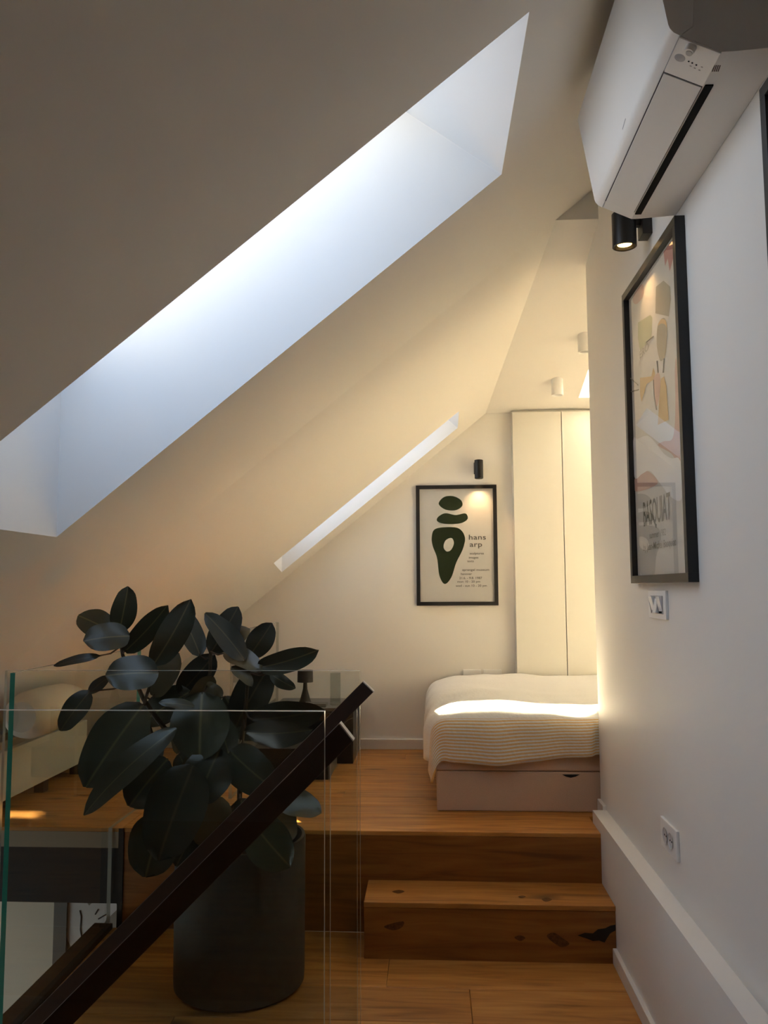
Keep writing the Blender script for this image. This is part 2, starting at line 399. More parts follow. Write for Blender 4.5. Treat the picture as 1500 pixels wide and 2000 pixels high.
# ------------------------------------------------------------------ glass balustrades
GT = 1.226
def gpanel(name, label, pts, d, group=None, green=False):
    mb = MB().prism(pts, d, 0, 1)
    if green:
        for k in (0, 1, 2, 4): mb.m[2+k] = 2
    t = make(name, mb, [GLASS, GEDGE if green else GEDGE2, GEDGE2])
    t['label'] = label; t['category'] = 'glass panel'
    if group: t['group'] = group
    return t
gpanel('glass_balustrade', 'clear glass guard panel nearest the viewer in front of the handrails', [(-1.78, 1.85, -.2), (-.2405, 1.85, -.2), (-.2405, 1.85, GT), (-1.78, 1.85, GT)], (0, .0175, 0), 'glass stair guards')
gpanel('glass_balustrade', 'clear glass guard panel behind the handrails, just before the plant', [(-1.452, 2.75, -.2), (-.2395, 2.75, -.2), (-.2395, 2.75, GT), (-1.452, 2.75, GT)], (0, .0175, 0), 'glass stair guards')
gpanel('glass_balustrade', 'green-edged glass panel left of the plant running towards the bedroom', [(-1.459, 2.80, -.2), (-1.459, 3.722, -.2), (-1.459, 3.722, U+.002), (-1.459, 4.04, U+.002), (-1.459, 4.04, 1.213), (-1.459, 2.80, 1.213)], (.0175, 0, 0), 'glass stair guards', True)
gpanel('glass_balustrade', 'low glass panel standing by the back wall left of the table lamp', [(-1.045, 4.25, U+.002), (-1.045, 5.52, U+.002), (-1.045, 5.52, 1.275), (-1.045, 4.25, 1.275)], (.0175, 0, 0), 'glass stair guards')
def rail(y, pa, pb, pend, label, thick):
    a = atY(pa, y); e = atY(pend, y)               # upper end top corner, upper end lower corner
    b0 = atY(pb, y); dirv = (b0-a).normalized()
    L = (-2.2-a.x)/dirv.x
    b = a+dirv*L; f = e+dirv*L
    t = thing('handrail', label, 'handrail', (a.x, y, a.z), 'sloping bronze handrails')
    # on a sloped pane
    c = (a+e)/2
    make('rail', MB().prism([a, b, f, e], (0, thick, 0)), RAILM, t, bevel=.0015)
    n = -dirv
    make('lit_end_face', MB().prism([a, e, e+n*.003, a+n*.003], (0, thick, 0)), RAILEND, t)  # window light on the cut rail end, painted as a pale face
    ex = -.2395
    m0 = c + dirv*((ex-c.x)/dirv.x); m1 = b+(f-b)*.5
    pane = MB().prism([m0+Vector((0, thick+.012, 0)), m1+Vector((0, thick+.012, 0)), Vector((m1.x, y+thick+.012, m1.z-.85)), Vector((ex, y+thick+.012, -.35))], (0, .0135, 0), 0, 1)
    make('sloped_pane', pane, [GLASS, GEDGE2], t)
    for k in (.25, 1.0, 1.75):
        p = c+dirv*k
        make('bracket', MB().lathe([(.012, 0), (.012, .013)], (p.x, y+thick-.0005, p.z), 16, cap=True, axis='y'), STEEL, t)
rail(2.60, (708, 1332), (43, 2000), (729, 1352), 'dark bronze handrail on the far side of the stair, the higher one', .028)
rail(1.905, (662, 1414), (82, 2000), (689, 1448), 'dark bronze handrail on the near side of the stair, the lower one', .03)

# ------------------------------------------------------------------ bed
YF = 4.065
bd = thing('bed', 'low upholstered beige bed with a storage drawer under a white duvet', 'bed', (1.0, 4.75, U))
make('base_upper', MB().box(.012, 2.05, YF, 5.46, .621, .80), FABRIC, bd, bevel=.008)
make('base_drawer', MB().box(.018, 2.045, YF+.004, 5.46, U, .618), FABRIC, bd, bevel=.006)
hp = [(1098, 1513), (1106, 1517), (1115, 1519), (1124, 1517), (1132, 1513)]
make('drawer_slot', MB().prism([atY(p, YF+.001) for p in hp], (0, .004, 0)), plain('slot_black', (.01, .009, .008), .8), bd)
make('mattress', MB().box(.03, 2.03, YF+.02, 5.45, .80, .885), SHEET, bd, bevel=.03)
# duvet
m, n, l, b = newmat('duvet_cloth')
uvn = n.new('ShaderNodeUVMap'); uvn.uv_map = 'cloth'; sx = n.new('ShaderNodeSeparateXYZ'); l.new(uvn.outputs[0], sx.inputs[0])
wv = n.new('ShaderNodeMath'); wv.operation = 'MULTIPLY'; wv.inputs[1].default_value = 2*math.pi/.0145; l.new(sx.outputs[1], wv.inputs[0])
sn = n.new('ShaderNodeMath'); sn.operation = 'SINE'; l.new(wv.outputs[0], sn.inputs[0])
st1 = n.new('ShaderNodeMath'); st1.operation = 'GREATER_THAN'; st1.inputs[1].default_value = -.1; l.new(sn.outputs[0], st1.inputs[0])
ed = n.new('ShaderNodeMath'); ed.operation = 'LESS_THAN'; ed.inputs[1].default_value = -.085; l.new(sx.outputs[1], ed.inputs[0])
mm = n.new('ShaderNodeMath'); mm.operation = 'MULTIPLY'; l.new(st1.outputs[0], mm.inputs[0]); l.new(ed.outputs[0], mm.inputs[1])
mx = n.new('ShaderNodeMix'); mx.data_type = 'RGBA'; mx.inputs[6].default_value = (.88, .87, .83, 1); mx.inputs[7].default_value = (.82, .57, .27, 1)
l.new(mm.outputs[0], mx.inputs[0]); l.new(mx.outputs[2], b.inputs['Base Color']); b.inputs['Roughness'].default_value = .9; b.inputs['Specular IOR Level'].default_value = .1
tcn = n.new('ShaderNodeTexCoord'); nz = n.new('ShaderNodeTexNoise'); nz.inputs['Scale'].default_value = 55; nz.inputs['Detail'].default_value = 3; l.new(tcn.outputs['Object'], nz.inputs['Vector'])
bp = n.new('ShaderNodeBump'); bp.inputs['Strength'].default_value = .35; bp.inputs['Distance'].default_value = .008; l.new(nz.outputs['Fac'], bp.inputs['Height']); l.new(bp.outputs[0], b.inputs['Normal'])
DUV = m
import mathutils.noise as mn
NA, NBD = 96, 74
A_, B_ = (-.31, 2.0), (-.285, 1.33)
RR = .11
vs_, uv_ = [], []
for i in range(NA+1):
    a = A_[0]+(A_[1]-A_[0])*i/NA
    for j in range(NBD+1):
        bb = B_[0]+(B_[1]-B_[0])*j/NBD
        hem = .012*math.sin(a*9)+.008*math.sin(a*23+1)
        u = a; v = bb
        oa, ob = max(0, -u), max(0, -v)
        ob *= 1.0+.10*math.sin(a*5.0+.6) if ob > 0 else 1
        rho = math.hypot(oa, ob)
        ux, uy = (oa/rho, ob/rho) if rho > 1e-6 else (0, 0)
        phi = min(rho/RR, math.pi/2)
        out = RR*math.sin(phi); drop = RR*(1-math.cos(phi))+max(0, rho-RR*math.pi/2)
        x = max(u, 0)-ux*out; y = max(v, 0)-uy*out
        puff = .018*mn.noise(Vector((a*2.1, bb*2.6, 0)))+.008*mn.noise(Vector((a*7, bb*6, 3)))
        edge = 1-math.exp(-max(0, min(u, v)+.02)/.14)
        z = .905+.030*edge+puff*(1 if drop < .02 else .35)-drop
        rip = (.012*math.sin(a*13+bb*4)+.008*math.sin(a*29+1.3))*min(1, drop/.12)
        rip2 = (.012*math.sin(bb*15)+.008*math.sin(bb*31+.5))*min(1, drop/.12)
        x -= ux*rip2*.8; y -= uy*rip
        px_, py_ = .075+x, YF+.075+y
        if py_ < YC+.012 and px_ > XW-.03: py_ = YC+.012
        vs_.append(Vector((px_, py_, z))); uv_.append((a, bb))
mb = MB(); mb.v = vs_
for i in range(NA):
    for j in range(NBD):
        k = i*(NBD+1)+j; mb.f.append((k, k+NBD+1, k+NBD+2, k+1)); mb.m.append(0)
dv = make('duvet', mb, DUV, None, smooth=True)
uvl = dv.data.uv_layers.new(name='cloth')
for lp in dv.data.loops: uvl.data[lp.index].uv = uv_[lp.vertex_index]
so_ = dv.modifiers.new('thick', 'SOLIDIFY'); so_.thickness = .012; so_.offset = -1
dv['label'] = 'white duvet with ochre striped border draped over the bed'; dv['category'] = 'duvet'
# pillows further along the bed, hidden behind the wall corner
def pillow(name, c, sx_, sy_, sz_, mat, label, cat, group=None, rotx=0):
    mb = MB(); n1, n2 = 24, 14
    for j in range(n2+1):
        th = math.pi*j/n2
        for i in range(n1):
            ph = 2*math.pi*i/n1
            f = lambda q, e: math.copysign(abs(q)**e, q)
            mb.v.append(Vector((c[0]+sx_*f(math.sin(th), .6)*f(math.cos(ph), .45), c[1]+sy_*f(math.sin(th), .6)*f(math.sin(ph), .45), c[2]+sz_*math.cos(th)*(1-.15*abs(math.cos(ph*2))))))
    for j in range(n2):
        for i in range(n1):
            mb.f.append((j*n1+i, j*n1+(i+1) % n1, (j+1)*n1+(i+1) % n1, (j+1)*n1+i)); mb.m.append(0)
    o = make(name, mb, mat, None, smooth=True); o['label'] = label; o['category'] = cat
    if group: o['group'] = group
    return o

# ------------------------------------------------------------------ wardrobe
wd = thing('wardrobe', 'built-in white wardrobe with flush full-height doors beside the poster', 'wardrobe', (1.6, YB-.03, U))
WM = plain('wardrobe_lacquer', (.80, .775, .70), .5, .35)
make('carcass', MB().box(.557, 5.74, YB-.045, YB-.001, U, 2.70), WM, wd)
xs = [.557, .888, 1.33, 1.78, 2.23, 2.68, 3.13, 3.58, 4.03, 4.48, 4.93, 5.34, 5.74]
for k in range(len(xs)-1):
    make('door', MB().box(xs[k]+.0025, xs[k+1]-.0025, YB-.075, YB-.046, U+.01, 2.683), WM, wd, bevel=.001)
for x in (atY((922, 1316), YB-.01).x, atY((962, 1316), YB-.01).x):
    t = thing('power_socket', 'white socket plate just above the bed on the back wall, %s one' % ('left' if x < .35 else 'right'), 'socket', (x, YB-.012, .94), 'sockets behind the bed')
    make('plate', MB().box(x-.06, x+.06, YB-.012, YB, .88, .955), PLASTIC, t, bevel=.003)
    make('insert', MB().lathe([(.022, 0), (.02, .004)], (x, YB-.0165, .915), 20, cap=True, axis='y'), PLASTIC, t)

# ------------------------------------------------------------------ posters
def fit_frame(name, label, mapf, W, Hh, fw, depth, paper, framemat, cat='poster', glaze=True):
    """mapf(u,v,d) -> world; u 0..W left to right as seen, v 0..Hh upward, d out of the wall"""
    t = thing(name, label, cat, mapf(W/2, 0, 0))
    def bx(u0, u1, v0, v1, d0, d1):
        mb = MB(); c = [mapf(u, v, d) for d in (d0, d1) for v in (v0, v1) for u in (u0, u1)]
        mb.v = c; mb.f = [(0, 2, 3, 1), (4, 5, 7, 6), (0, 1, 5, 4), (2, 6, 7, 3), (0, 4, 6, 2), (1, 3, 7, 5)]; mb.m = [0]*6
        return mb
    make('frame_bar', bx(0, W, Hh-fw, Hh, 0, depth), framemat, t, bevel=.0012)
    make('frame_bar', bx(0, W, 0, fw, 0, depth), framemat, t, bevel=.0012)
    make('frame_bar', bx(0, fw, fw, Hh-fw, 0, depth), framemat, t, bevel=.0012)
    make('frame_bar', bx(W-fw, W, fw, Hh-fw, 0, depth), framemat, t, bevel=.0012)
    pr = make('print', bx(fw, W-fw, fw, Hh-fw, .002, depth*.35), paper, t)
    if glaze: make('glazing', bx(fw, W-fw, fw, Hh-fw, depth*.35+.004, depth*.35+.006), PICG, t)
    return t, pr
PAPER = plain('poster_paper', (.66, .645, .62), .8, .2)
bl, br_ = atY((814, 1183), YB-.02), atY((974, 947), YB-.02)
bx0, bz0, BW, BH = bl.x, bl.z, .548, .816
mapB = lambda u, v, d: Vector((bx0+u, YB-d, bz0+v))
bp_, prn = fit_frame('framed_poster', 'black framed poster with dark green rounded shapes on the back wall', mapB, BW, BH, .025, .022, PAPER, BLACK)
GREEN = plain('dark_green_ink', (.022, .034, .014), .75, .2)
dd = .0085
def ink(name, parent, outline, mapf, d, mat, smoothn=8):
    pts = blob(outline, smoothn) if smoothn else [Vector((*p, 0)) for p in outline]
    return make(name, MB().poly([mapf(p.x, p.y, d) for p in pts]), mat, parent, flipfix=False)
# generic rounded green shapes (a plain stand-in composition)
ink('printed_shape', prn, [(.155, .69), (.19, .735), (.25, .742), (.305, .715), (.315, .675), (.27, .645), (.20, .65)], mapB, dd, GREEN)
ink('printed_shape', prn, [(.15, .60), (.20, .625), (.27, .612), (.335, .622), (.35, .585), (.30, .555), (.20, .552), (.145, .57)], mapB, dd, GREEN)
ink('printed_shape', prn, [(.105, .46), (.125, .515), (.20, .53), (.29, .52), (.33, .46), (.315, .38), (.27, .29), (.235, .19), (.19, .145), (.155, .20), (.14, .32), (.112, .40)], mapB, dd, GREEN)
ink('printed_shape', prn, [(.185, .395), (.20, .44), (.24, .455), (.255, .42), (.235, .375), (.205, .365)], mapB, dd+.0004, PAPER)
GINK = plain('grey_ink', (.10, .09, .085), .7)
def tB(s, u, v, h, spc=1.0, target=None):
    vs2, fs = text_mesh(s, h, spc, .012)
    wd_ = max(q.x for q in vs2); sx_ = target/wd_ if target else 1
    mb = MB(); mb.v = [cur_map(u+q.x*sx_, v+q.y, cur_d) for q in vs2]; mb.f = list(fs); mb.m = [0]*len(fs)
    make('lettering', mb, cur_ink, cur_par, flipfix=False)
cur_map, cur_d, cur_ink, cur_par = mapB, dd, GINK, prn
def pu(px): return atY((px, 1060), YB-.01).x-bx0
def pv(py): return atY((900, py), YB-.01).z-bz0
tB('hans', pu(915), pv(1054), .048, 1.05, .118); tB('arp', pu(917), pv(1068), .048, 1.05, .085)
for s_, x_, y_, w_ in (('sculptures', 917, 1083, 28), ('images', 915, 1091, 19), ('texts', 912, 1098, 13), ('sprengel museum', 902, 1115, 53), ('hanover', 899, 1123, 22),
                       ('21.6. - 9.8. 1987', 896, 1131, 45), ('mon 10 - 20 pm', 892, 1138, 45), ('wed - sun 10 - 20 pm', 889, 1146, 61)):
    tB(s_, pu(x_), pv(y_), .021, 1.0, w_/160*.548)

# right wall poster
ra = atX((1215, 578), XW-.03); rb = atX((1345, 1137), XW-.03)
RW, RH = .70, ra.z-rb.z
mapR = lambda u, v, d: Vector((XW-d, ra.y-u, rb.z+v))
PAPR = plain('cream_paper', (.66, .62, .54), .8, .2)
rp, prR = fit_frame('framed_poster', 'tall black framed poster with pale pink and ochre patches above the switch', mapR, RW, RH, .028, .032, PAPR, BLACK)
PINK = plain('pink_ink', (.60, .38, .30), .8); PINK2 = plain('rose_ink', (.52, .22, .18), .8); OCH = plain('ochre_ink', (.62, .41, .17), .8)
GRY = plain('taupe_ink', (.34, .29, .20), .8); GRN = plain('sage_ink', (.42, .43, .26), .8); LGT = plain('white_reflection', (.80, .78, .74), .8)
dR = .0125
def rpt(p): q = atX(p, XW-dR); return (ra.y-q.y, q.z-rb.z)
def inkR(pts, mat, d=dR, sm=6):
    o = []
    for p in pts:
        u, v = rpt(p); o.append((min(max(u, .03), RW-.03), min(max(v, .03), RH-.03)))
    ink('poster_patch', prR, o, mapR, d, mat, sm)
inkR([(1236, 588), (1240, 572), (1252, 556), (1257, 560), (1255, 580), (1243, 594)], PINK)
inkR([(1296, 492), (1306, 478), (1314, 468), (1316, 500), (1308, 530), (1304, 505), (1299, 520)], PINK2, sm=0)
inkR([(1318, 720), (1322, 710), (1328, 860), (1327, 905), (1310, 885), (1285, 870), (1296, 862), (1314, 855), (1319, 800)], PINK)
inkR([(1280, 612), (1281, 560), (1296, 548), (1309, 560), (1310, 585), (1306, 618)], GRY, sm=0)
inkR([(1284, 640), (1290, 625), (1299, 622), (1303, 645), (1300, 690), (1290, 705), (1283, 675)], GRY, dR+.0003)
inkR([(1285, 636), (1291, 624), (1300, 626), (1303, 640), (1299, 634), (1292, 632)], OCH, dR+.0006)
inkR([(1246, 630), (1270, 615), (1274, 620), (1272, 660), (1262, 672), (1250, 685), (1246, 660)], GRN, sm=0)
inkR([(1250, 738), (1272, 735), (1276, 718), (1280, 730), (1276, 742), (1263, 750), (1253, 785), (1250, 770)], OCH, sm=0)
inkR([(1291, 740), (1297, 735), (1302, 755), (1306, 820), (1285, 830), (1287, 790)], OCH, dR+.0003, sm=0)
inkR([(1275, 745), (1286, 728), (1290, 745), (1286, 785), (1281, 790)], PINK, dR+.0002)
inkR([(1237, 860), (1246, 857), (1264, 851), (1278, 862), (1296, 885), (1312, 895), (1326, 895), (1331, 920), (1331, 975), (1310, 970), (1290, 945), (1270, 920), (1255, 925), (1238, 932)], LGT, dR+.0004)  # wavy white reflection in the glazing, painted onto the print
inkR([(1240, 935), (1256, 921), (1270, 923), (1284, 945), (1242, 960)], PINK, dR+.0002)
cur_map, cur_d, cur_ink, cur_par = mapR, dR+.0006, plain('taupe_letters', (.30, .27, .21), .8), prR
def tRt(s, pa, pb, h):
    u0, v0 = rpt(pa); u1, v1 = rpt(pb); tB(s, u0, v0, h, 1.0, abs(u1-u0))
tRt('BASQUIAT', (1257, 1028), (1311, 1022), .125)
cur_ink = plain('faint_letters', (.40, .36, .29), .8)
tRt('summer 1982', (1269, 1052), (1301, 1049), .032); tRt('by Jean-Michel Basquiat', (1257, 1076), (1321, 1070), .036)
tRt('ERO', (1249, 702), (1268, 700), .04)
for pts in ([(1231, 738), (1246, 752)], [(1229, 766), (1247, 761)], [(1262, 668), (1276, 657)], [(1276, 742), (1278, 775), (1282, 800)], [(1283, 705), (1285, 728)], [(1297, 700), (1295, 728)]):
    make('drawn_line', MB().tube([atX(p, XW-dR-.001) for p in pts], .0022, 5), MATS['taupe_letters'], prR)
# second framed print by the viewer
qa = atX((1484, 176), XW-.03)
map2 = lambda u, v, d: Vector((XW-d, qa.y-u, 1.52+v))
rp2, pr2 = fit_frame('framed_poster', 'black framed poster nearest the viewer, cut off by the right edge', map2, .70, qa.z-1.52, .028, .032, PAPR, BLACK)
ink('poster_patch', pr2, [(.2, .3), (.5, .35), (.55, .8), (.3, .9), (.15, .6)], map2, dR, PINK)

# ------------------------------------------------------------------ sconces
WARM = (1.0, .62, .28)
BULB = emit('warm_bulb', (1, .60, .20), 5)
def sconce(c, base_c, axis, r, h, label, power):
    """c = centre of the can bottom; base_c = wall plate centre"""
    t = thing('wall_spotlight', label, 'wall light', c)
    make('can', MB().lathe([(r*.86, .012), (r*.86, .004), (r*.9, 0), (r, .002), (r, h-.003), (r-.003, h), (.001, h)], c, 36).lathe([(r*.86, .012), (r*.80, .03), (r*.62, .05), (.001, .05)], c, 36), BLKM, t, smooth=True)
    make('bulb', MB().lathe([(.001, 0), (r*.6, .0), (r*.6, .006), (.001, .012)], (c[0], c[1], c[2]+.010), 24, cap=False), BULB, t, smooth=True)
    b = Vector(base_c)
    if axis == 'x':
        make('bracket', MB().box(b.x-.034, b.x, b.y-.034, b.y+.034, b.z-.04, b.z+.05).box(c[0], b.x-.02, b.y-.012, b.y+.012, b.z+.0, b.z+.03), BLKM, t, bevel=.002)
    else:
        make('bracket', MB().box(b.x-.025, b.x+.025, b.y-.02, b.y, b.z-.04, b.z+.04).box(b.x-.01, b.x+.01, c[1], b.y-.015, b.z-.01, b.z+.015), BLKM, t, bevel=.002)
    li = bpy.data.lights.new('lamp', 'SPOT'); li.energy = power; li.color = WARM; li.spot_size = math.radians(95); li.spot_blend = .8; li.shadow_soft_size = r*.5
    lo = bpy.data.objects.new('lamp', li); COL.objects.link(lo); lo.parent = t; lo.location = (0, 0, .006)
YS = 2.86
c2 = atY((1220, 483), YS)
sconce((c2.x, YS, c2.z), (XW, YS, c2.z+.075), 'x', .042, .125, 'black cylinder wall spotlight, lit, under the air conditioner', 9)
c1 = atY((935.5, 935), YB-.075)
sconce((c1.x, c1.y, c1.z), (c1.x-.005, YB, c1.z+.08), 'y', .029, .128, 'small black cylinder spotlight above the green poster', 9)
for px, py, lb in ((1088, 742, 'white cylinder ceiling spot nearer the wardrobe'), (1141, 655, 'white cylinder ceiling spot half hidden by the wall corner')):
    q = atN((px, py), P2, Vector((0, -(P1.z-P2.z)/(YB-YH), 1)))
    t = thing('ceiling_spot', lb, 'ceiling light', (q.x, q.y, q.z-.1), 'bedroom ceiling spots')
    make('can', MB().lathe([(.030, .02), (.030, .004), (.034, 0), (.037, .002), (.037, .125)], (q.x, q.y, q.z-.1), 32), PLASTIC, t, smooth=True)
    make('reflector', MB().lathe([(.030, .02), (.001, .022)], (q.x, q.y, q.z-.1), 32), plain('spot_glass', (.5, .48, .42), .3), t)

# ------------------------------------------------------------------ air conditioner
YN, YFAR = None, 2.56
pf = [atY(p, YFAR) for p in ((1128, 232), (1161, 390), (1170, 403), (1183, 389), (1240, 427))]
tp, fb, fb2, seam, low = [(p.x, p.z) for p in pf]
seam = (atY((1176, 405), YFAR).x, atY((1176, 405), YFAR).z); low = (atY((1233, 428), YFAR).x, atY((1233, 428), YFAR).z)
wallb = (XW-.001, atX((1320, 421), XW).z)
YN = atX((1327, 66), seam[0]).y
ac = thing('air_conditioner', 'white split air conditioner mounted high on the side wall', 'air conditioner', (XW-.15, (YN+YFAR)/2, wallb[1]))
ACW = plain('ac_plastic', (.82, .80, .77), .38, .45)
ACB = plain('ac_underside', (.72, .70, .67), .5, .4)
def prof(lst, y0, y1): return MB().prism([(x, y0, z) for x, z in lst], (0, y1-y0, 0))
c_r = [(fb[0]+.003, fb[1]-.009), (fb[0]+.011, (fb[1]+seam[1])/2-.006)]
frontp = [tp, (tp[0]+.012, tp[1]+.03), (tp[0]+.05, tp[1]+.045), (seam[0]+.05, tp[1]+.045), (seam[0]+.03, seam[1]+.02), seam, c_r[1], c_r[0], fb]
make('front_panel', prof(frontp, YN, YFAR), ACW, ac, smooth=True)
inset = .006
bodyp = [(seam[0]+.051, tp[1]+.044), (wallb[0], tp[1]+.05), wallb, (low[0]+.022, low[1]+.0), low, (seam[0]+.0025, seam[1]-.001), (seam[0]+.031, seam[1]+.02)]
make('body', prof(bodyp, YN+.001, YFAR-.001), ACB, ac)
nch = Vector((-(low[1]-seam[1]), 0, low[0]-seam[0])).normalized()
if nch.z > 0: nch = -nch
chp = Vector((seam[0], YN, seam[1]))
def chpt(p, off=.0): return atN(p, chp+nch*off, nch)
# louvre panel, control panel and end strip on the chamfered underside
e0 = Vector((seam[0], 0, seam[1])); e1 = Vector((low[0], 0, low[1])); ed_ = e1-e0
def chquad(y0, y1, s0, s1, t0, t1, mat, name, par=ac, bevel=0):
    a = e0+ed_*s0; b = e0+ed_*s1
    mb = MB(); pts = []
    for y in (y0, y1):
        for q, o in ((a, t0), (b, t0), (b, t1), (a, t1)): pts.append(Vector((q.x, y, q.z))+nch*o)
    mb.v = pts; mb.f = [(0, 1, 2, 3), (7, 6, 5, 4), (0, 4, 5, 1), (1, 5, 6, 2), (2, 6, 7, 3), (3, 7, 4, 0)]; mb.m = [0]*6
    return make(name, mb, mat, par, bevel=bevel)
ys1 = chpt((1297, 138)).y
yfs = chpt((1184, 391)).y
chquad(ys1+.0, yfs+.004, .005, .985, .0, .0012, plain('ac_seam', (.05, .04, .04), .7, .1), 'seam')
chquad(ys1+.004, yfs, .03, .97, .0, .004, plain('ac_louvre', (.70, .68, .66), .45), 'louvre', bevel=.001)
cp = chquad(YN+.002, ys1-.002, .02, .99, .0, .0042, ACW, 'control_panel', bevel=.0008)
DK = plain('ac_dark', (.004, .004, .004), .7, .1)
make('air_slot', MB().box(low[0]+.002, low[0]+.021, ys1-.005, yfs+.012, low[1]-.0035, low[1]+.01), DK, ac)
for k in range(4):
    q = [(1390.3+3.7*k, 140), (1392.3+3.7*k, 140), (1396.6+3.7*k, 128), (1394.6+3.7*k, 128)]
    make('vent_slit', MB().prism([atZ(p, low[1]-.0008) for p in q], (0, 0, .003)), plain('vent_brown', (.10, .07, .06), .7), ac)
def disc_on(p, r, h, mat, name, par, sc=1.0):
    c = chpt(p, .0042); tx_ = ed_.normalized(); ty = Vector((0, 1, 0)); mb = MB(); n = 24
    mb.v = [c+tx_*r*math.cos(2*math.pi*k/n)+ty*r*sc*math.sin(2*math.pi*k/n) for k in range(n)]
    top_ = [c+nch*h+tx_*r*.86*math.cos(2*math.pi*k/n)+ty*r*sc*.86*math.sin(2*math.pi*k/n) for k in range(n)]
    mb.v += top_; mb.f = [tuple(range(n, 2*n))]+[(k, (k+1) % n, n+(k+1) % n, n+k) for k in range(n)]; mb.m = [0]*(n+1)
    return make(name, mb, mat, par, smooth=True)
disc_on((1350, 92), .0125, .014, ACW, 'sensor_dome', cp)
disc_on((1351, 93), .0085, .016, plain('sensor_grey', (.50, .48, .46), .25), 'sensor_lens', cp)
disc_on((1328, 113), .0125, .0006, plain('sensor_blue_grey', (.38, .38, .40), .3), 'receiver_window', cp)
for p in ((1345, 120), (1352, 123), (1360, 127)): disc_on(p, .0022, .0005, DK, 'indicator', cp)
for p in ((1349, 129), (1357, 133), (1366, 137), (1371, 131)): disc_on(p, .0028, .0004, plain('print_grey', (.35, .33, .31), .6), 'printed_mark', cp, .6)
# small brand strip on the front
fa = Vector((tp[0], 0, tp[1])); fbv = Vector((fb[0], 0, fb[1]-.0)); nf = Vector((-(fbv.z-fa.z), 0, fbv.x-fa.x)).normalized()
if nf.x > 0: nf = -nf
g0, g1 = atN((1222, 233), fa+nf*.0004, nf), atN((1216, 254), fa+nf*.0004, nf)
upv = (fa-fbv).normalized()*.004
make('printed_mark', MB().poly([g0, g1, g1+upv, g0+upv]), plain('mark_grey', (.30, .30, .30), .5), ac, flipfix=False)

# ------------------------------------------------------------------ switch, socket
def plate(name, label, cat, p0, p1, rock):
    a = atX(p0, XW); b = atX(p1, XW)
    y1, y0 = a.y, b.y; z1, z0 = a.z, b.z
    t = thing(name, label, cat, (XW, (y0+y1)/2, z0))
    make('plate', MB().box(XW-.010, XW, y0, y1, z0, z1), PLASTIC, t, bevel=.002)
    yy = (y1-y0)
    if rock:
        n = 3
        ya, yb = y0+yy*.16, y1-yy*.18
        make('insert', MB().box(XW-.0115, XW-.010, ya-.004, yb+.004, z0+.018, z1-.018), plain('insert_grey', (.45, .43, .40), .5), t)
        for k in range(n):
            q0 = ya+(yb-ya)*k/n; q1 = ya+(yb-ya)*(k+1)/n
            s = 1 if k % 2 else -1
            zt = .006*s
            make('rocker', MB().prism([(XW-.0115, q0+.003, z0+.02), (XW-.016-zt, q0+.003, z0+.02), (XW-.016+zt, q0+.003, z1-.02), (XW-.0115, q0+.003, z1-.02)], (0, q1-q0-.006, 0)), PLASTIC, t, bevel=.001)
    else:
        for k in range(2):
            yc = y0+yy*(.33+.34*k); zc_ = (z0+z1)/2
            make('outlet', MB().lathe([(.026, -.0135), (.024, -.0115), (.022, -.0105), (.001, -.0104)], (XW, yc, zc_), 24, axis='x'), plain('outlet_white', (.66, .63, .6), .5), t, smooth=True)
            for q in (-.0095, .0095):
                make('pin_hole', MB().box(XW-.0118, XW-.0106, yc+q-.0025, yc+q+.0025, zc_-.0025, zc_+.0025), DK, t)
plate('light_switch', 'white triple rocker light switch under the tall poster', 'light switch', (1271, 1153), (1307, 1211), True)
plate('wall_socket', 'white double power socket low on the side wall above the ledge', 'socket', (1295, 1593), (1329, 1685), False)

# ------------------------------------------------------------------ bedside corner
MARB = plain('black_marble', (.022, .020, .022), .3, .5, bump=0, bscale=9, vary=.5)
cb = thing('bedside_cabinet', 'dark marble-look bedside cabinet against the back wall', 'cabinet', (-.75, 5.3, U))
make('body', MB().box(-1.0, -.487, 5.115, 5.56, U, .742), MARB, cb, bevel=.003)
make('top', MB().box(-1.003, -.484, 5.11, 5.563, .743, .765), plain('grey_stone_top', (.13, .13, .125), .35, .5), cb, bevel=.002)
make('drawer_front', MB().box(-.99, -.497, 5.108, 5.114, U+.03, .735), MARB, cb, bevel=.001)
make('vein', MB().tube([atY((672, 1413), 5.1065), atY((680, 1406), 5.1065), atY((690, 1402), 5.1065)], .0015, 5).tube([atY((656, 1440), 5.1065), atY((664, 1424), 5.1065), atY((672, 1413), 5.1065)], .0012, 5), plain('vein_grey', (.25, .24, .24), .4), cb)
lw = thing('storage_box', 'low dark box with grey side standing before the bedside cabinet', 'box', (-.8, 4.85, U))
make('body', MB().box(-1.02, -.587, 4.69, 5.06, U, .60), [STEEL], lw, bevel=.003)
make('side_panel', MB().box(-.5868, -.580, 4.692, 5.058, U+.004, .596), plain('grey_side', (.20, .19, .165), .5), lw)
tl = thing('table_lamp', 'small black table lamp with drum shade and flared foot on the bedside cabinet', 'lamp', (*atY((596, 1365), 5.32).to_tuple()[:2], .765))
lx, ly = tl.location.x, 5.32
zs0 = atY((596, 1332), 5.32).z; zs1 = atY((596, 1309), 5.32).z
LB = plain('lamp_black', (.015, .015, .016), .45, .4)
make('foot', MB().lathe([(.001, 0), (.042, 0), (.042, .006), (.034, .02), (.024, .055), (.015, .09), (.012, zs0-.765+.004), (.001, zs0-.765+.005)], (lx, ly, .7652), 32), LB, tl, smooth=True)
make('shade', MB().lathe([(.001, zs0+.02), (.047, zs0+.02), (.049, zs0), (.051, zs0), (.049, zs1), (.001, zs1+.001)], (lx, ly, 0), 36), LB, tl, smooth=True)
